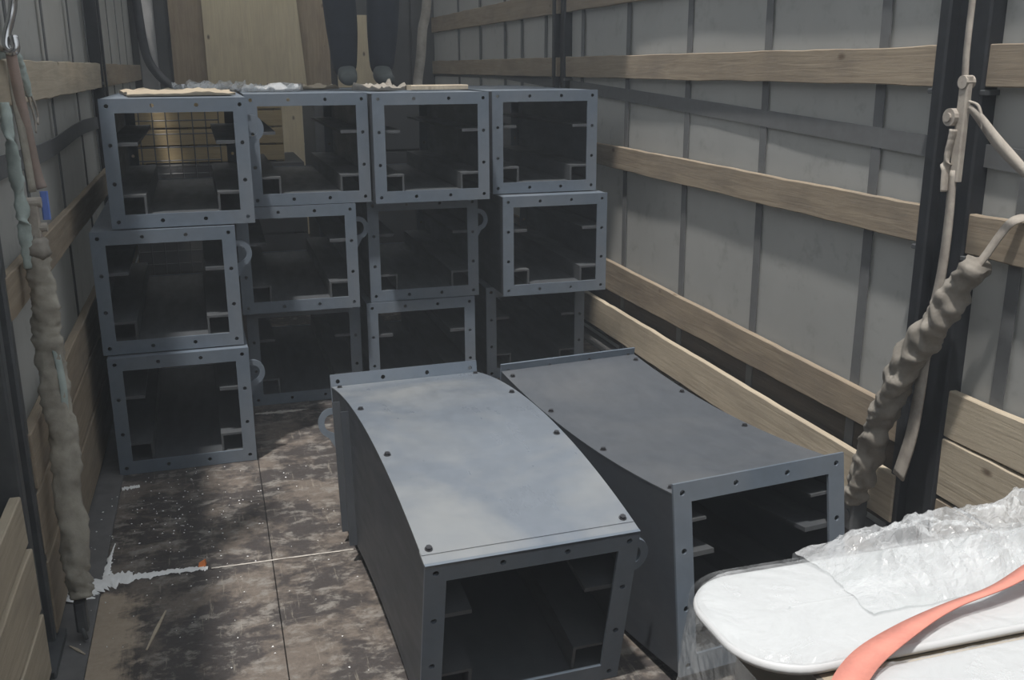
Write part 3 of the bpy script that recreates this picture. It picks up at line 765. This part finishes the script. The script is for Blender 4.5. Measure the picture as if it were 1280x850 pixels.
# ------------------------------------------------------------------ person standing on the stacks
def skin_mesh(name, verts, edges, radii, mat, parent, root=0, sub=2):
    me = bpy.data.meshes.new(name); me.from_pydata(verts, edges, [])
    o = link(name, me, parent)
    o.modifiers.new('skin', 'SKIN'); sk = me.skin_vertices[0].data
    for i, r in enumerate(radii): sk[i].radius = r if isinstance(r, tuple) else (r, r); sk[i].use_root = (i == root)
    ss = o.modifiers.new('sub', 'SUBSURF'); ss.levels = sub; ss.render_levels = sub
    for m_ in o.modifiers: pass
    dg = bpy.context.evaluated_depsgraph_get(); m2 = bpy.data.meshes.new_from_object(o.evaluated_get(dg))
    o.modifiers.clear(); o.data = m2; bpy.data.meshes.remove(me); m2.name = name
    m2.materials.clear(); m2.materials.append(M[mat])
    for p in m2.polygons: p.use_smooth = True
    return o
PX, PY = .755, 5.0
V = [(0, 0, .92), (0, .01, 1.10), (0, 0, 1.28), (0, 0, 1.40), (0, -.01, 1.48), (0, -.02, 1.58), (0, -.02, 1.68),   # 0-6 pelvis..head
     (-.09, 0, .86), (-.105, -.02, .47), (-.085, .02, .09), (-.085, -.09, .030),                               # 7-10
     (.09, 0, .86), (.10, -.02, .47), (.085, .02, .09), (.085, -.09, .030),                                    # 11-14
     (-.19, 0, 1.36), (-.25, .02, 1.09), (-.24, -.08, .85), (.19, 0, 1.36), (.25, .02, 1.09), (.24, -.08, .85)]
E_ = [(0, 1), (1, 2), (2, 3), (3, 4), (4, 5), (5, 6), (0, 7), (7, 8), (8, 9), (9, 10), (0, 11), (11, 12), (12, 13), (13, 14), (3, 15), (15, 16), (16, 17), (3, 18), (18, 19), (19, 20)]
Rr = [(.14, .10), (.12, .09), (.14, .10), (.11, .08), .05, (.075, .09), (.07, .085), .085, .055, .034, .018, .085, .055, .034, .018, .055, .042, .028, .055, .042, .028]
person = skin_mesh('person', V, E_, Rr, 'skin', None)
person.location = (PX, PY, ZT+.012)
tag(person, 'person in dark navy work trousers and shoes, standing on the stacked casings', 'person')
skin_mesh('trousers', [(0, 0, .99), (0, 0, .90), (-.095, 0, .80), (-.112, -.02, .47), (-.098, -.01, .27), (-.088, .015, .035), (.095, 0, .80), (.108, -.02, .47), (.098, -.01, .27), (.088, .015, .035)],
          [(0, 1), (1, 2), (2, 3), (3, 4), (4, 5), (1, 6), (6, 7), (7, 8), (8, 9)], [(.165, .125), (.165, .125), .105, .088, .084, .058, .105, .088, .084, .058], 'navy', person)
skin_mesh('jacket', [(0, .005, .88), (0, .01, 1.10), (0, 0, 1.28), (0, 0, 1.40), (0, -.005, 1.455), (-.19, 0, 1.365), (-.25, .02, 1.09), (-.242, -.07, .88), (.19, 0, 1.365), (.25, .02, 1.09), (.242, -.07, .88)],
          [(0, 1), (1, 2), (2, 3), (3, 4), (3, 5), (5, 6), (6, 7), (3, 8), (8, 9), (9, 10)], [(.175, .135), (.15, .115), (.165, .12), (.13, .10), .065, .075, .060, .048, .075, .060, .048], 'jacket', person)
for sx in (-1, 1):
    x = sx*.086
    skin_mesh('shoe', [(x, .06, .035), (x, .0, .055), (x, -.07, .042), (x+sx*.008, -.15, .030), (x, .03, .10)], [(0, 1), (1, 2), (2, 3), (1, 4)], [(.042, .034), (.046, .052), (.046, .040), (.040, .028), .05], 'shoe', person)
    # fingers
    for k in range(4):
        hx = sx*.24; skin_mesh('finger', [(hx+sx*.0, -.105+.022*(k-1.5)*.9, .80), (hx-sx*.006, -.118+.022*(k-1.5), .765), (hx-sx*.018, -.115+.022*(k-1.5), .735)], [(0, 1), (1, 2)], [.010, .009, .008], 'skin', person, 0, 1)
    skin_mesh('palm', [(hx, -.085, .86), (hx, -.10, .82), (hx, -.11, .785)], [(0, 1), (1, 2)], [(.022, .028), (.018, .042), (.014, .042)], 'skin', person)
    skin_mesh('thumb', [(hx-sx*.0, -.125, .835), (hx-sx*.016, -.155, .80), (hx-sx*.02, -.158, .775)], [(0, 1), (1, 2)], [.012, .010, .009], 'skin', person, 0, 1)
hd = MB(); rows = []
for i in range(11):
    ph = lerp(.05, PI/2, i/10); rows.append([(.083*math.cos(ph)*math.cos(2*PI*j/18), -.012+.100*math.cos(ph)*math.sin(2*PI*j/18), 1.645+.115*math.sin(ph)) for j in range(18)])
hd.quadgrid(rows, closed_u=True); hd.build('hair', 'hair', person, True)
for sx in (-1, 1):
    e = MB(); e.cyl((sx*.032, -.108, 1.635), .010, .006, 10, 1); e.build('eye', 'white', person)
    e = MB(); e.cyl((sx*.083, -.01, 1.60), .022, .008, 10, 0); e.build('ear', 'skin', person)
MB().quadgrid([[(-.012, -.105, 1.585), (.012, -.105, 1.585), (.006, -.105, 1.635), (-.006, -.105, 1.635)], [(-.006, -.130, 1.590), (.006, -.130, 1.590), (.002, -.112, 1.632), (-.002, -.112, 1.632)]], closed_u=True, cap=True).build('nose', 'skin', person)
MB().box(-.024, .024, -.112, -.10, 1.556, 1.562).build('mouth', 'red', person)

# ------------------------------------------------------------------ litter on the floor
def spill(name, pts, wfun, hfun, mat, sd, label):
    path = smooth_path(pts, 14); rows = []
    for i, p in enumerate(path):
        d = (path[min(i+1, len(path)-1)]-path[max(i-1, 0)]).normalized(); nrm = Vector((-d.y, d.x, 0)); t = i/(len(path)-1)
        row = []
        for k in range(9):
            q = k/8*2-1
            ww = wfun(t)*(1+.9*noise.noise((t*9, (1 if q > 0 else -1)*2, sd)))*(1+.8*noise.noise((t*33, (1 if q > 0 else -1)*3, sd+3)))
            pt = p+nrm*q*ww+Vector((0, 0, .0012+hfun(t)*(1-q*q)*(.4+.6*abs(noise.noise((t*30, q*5, sd))))*1.4*(1 if abs(q) < .99 else 0)))
            row.append(tuple(pt))
        rows.append(row)
    low = [[(p[0], p[1], -.002) for p in r] for r in rows]
    b = MB(); b.quadgrid(rows)
    o = b.build(name, mat, None, True); return tag(o, label, 'powder', None, 'stuff')
spill('white_powder', [(-.495, 2.815, .004), (-.455, 2.885, .004), (-.40, 2.925, 0), (-.33, 2.935, 0)], lambda t: .030+.020*math.sin(t*PI), lambda t: .008, 'powder', 1, 'heap of spilled white powder across the side rail at the floor joint')
spill('white_powder', [(-.36, 2.928, 0), (-.29, 2.930, 0), (-.22, 2.932, 0), (-.15, 2.928, 0), (-.11, 2.922, 0)], lambda t: .020-.010*t, lambda t: .005, 'powder', 2, 'line of white powder along the floor joint up to the orange scrap')
spill('white_powder', [(-.10, 2.918, 0), (.0, 2.916, 0), (.12, 2.916, 0), (.25, 2.914, 0), (.34, 2.913, 0)], lambda t: .0035, lambda t: .0015, 'dust', 3, 'thin pale dust in the floor joint towards the arched casing')
spill('white_powder', [(.10, 4.335, 0), (.2, 4.33, 0), (.28, 4.33, 0), (.36, 4.33, 0)], lambda t: .016*math.sin(PI*min(1, t+.12)), lambda t: .003, 'dust', 4, 'pale dust in the floor joint before the second stack')
spill('white_powder', [(-.412, 2.95, 0), (-.41, 3.03, 0), (-.405, 3.12, 0), (-.40, 3.18, 0)], lambda t: .016*(1-t)**2+.002, lambda t: .004, 'powder', 5, 'smear of white powder along the rail edge')
spill('white_powder', [(-.412, 3.64, 0), (-.38, 3.645, 0), (-.35, 3.648, 0)], lambda t: .014, lambda t: .003, 'powder', 6, 'dab of white powder under the corner of the forward stack')
b = MB()
for k in range(230):
    if rnd.random() < .6: x, y = rnd.gauss(-.22, .13), rnd.gauss(3.3, .27)
    else: x, y = rnd.uniform(-.48, .33), rnd.uniform(2.2, 3.75)
    if x < -.49 or x > .5 or y > 4.2: continue
    r = rnd.uniform(.0016, .0042); a = rnd.uniform(0, 6)
    z = .0045 if x < -.42 else .0004
    bb = len(b.v)
    b.v += [(x+r*math.cos(a+q*2.1)*rnd.uniform(.6, 1.4), y+r*math.sin(a+q*2.1)*rnd.uniform(.6, 1.4), z) for q in range(3)]+[(x, y, z+r*.8)]
    b.f += [(bb, bb+1, bb+3), (bb+1, bb+2, bb+3), (bb+2, bb, bb+3), (bb, bb+2, bb+1)]
o = b.build('white_flecks', 'powder'); tag(o, 'tiny white flecks of debris scattered over the worn floor', 'debris', None, 'stuff')
b = MB(); b.quadgrid([[(-.012, -.009, .0), (.010, -.008, .0), (.013, .010, 0), (-.008, .009, 0)], [(-.009, -.004, .014), (.009, -.003, .021), (.011, .009, .018), (-.006, .007, .009)]], closed_u=True, cap=True)
o = b.build('orange_scrap', 'orange', None, False, (-.127, 2.945, .0005)); tag(o, 'small orange plastic scrap in the white powder', 'scrap')
def splinter(x, y, L, rz, wd, label, z=.0005):
    b = MB(); b.quadgrid([[(-L/2, -wd*.2, 0), (-L/2, wd*.2, 0), (-L/2, wd*.2, .002), (-L/2, -wd*.2, .002)], [(0, -wd/2, 0), (0, wd/2, 0), (0, wd/2, .004), (0, -wd/2, .004)], [(L/2, -wd*.1, 0), (L/2, wd*.3, 0), (L/2, wd*.3, .002), (L/2, -wd*.1, .002)]], closed_u=True, cap=True)
    o = b.build('wood_splinter', 'wood_pale', None, False, (x, y, z)); o.rotation_euler[2] = rz; tag(o, label, 'splinter')
splinter(-.248, 2.60, .20, 1.35, .010, 'long pale wood splinter on the dark floor')
splinter(-.446, 2.55, .07, -.9, .008, 'small pale wood splinter on the steel side rail', .0045)

# ------------------------------------------------------------------ dusty air inside the trailer
k = NT('dusty_air'); vs = k.n('ShaderNodeVolumeScatter'); vs.inputs['Density'].default_value = .010; vs.inputs['Color'].default_value = (.85, .92, 1.0, 1)
k.t.nodes.remove(k.b); k.l(vs.outputs[0], k.out.inputs['Volume']); M['air'] = k.m
o = MB().box(-.40, 1.94, -3.5, Y1-.4, .03, 3.1).build('dusty_air', 'air'); tag(o, 'thin dusty haze filling the trailer', 'haze', None, 'stuff')
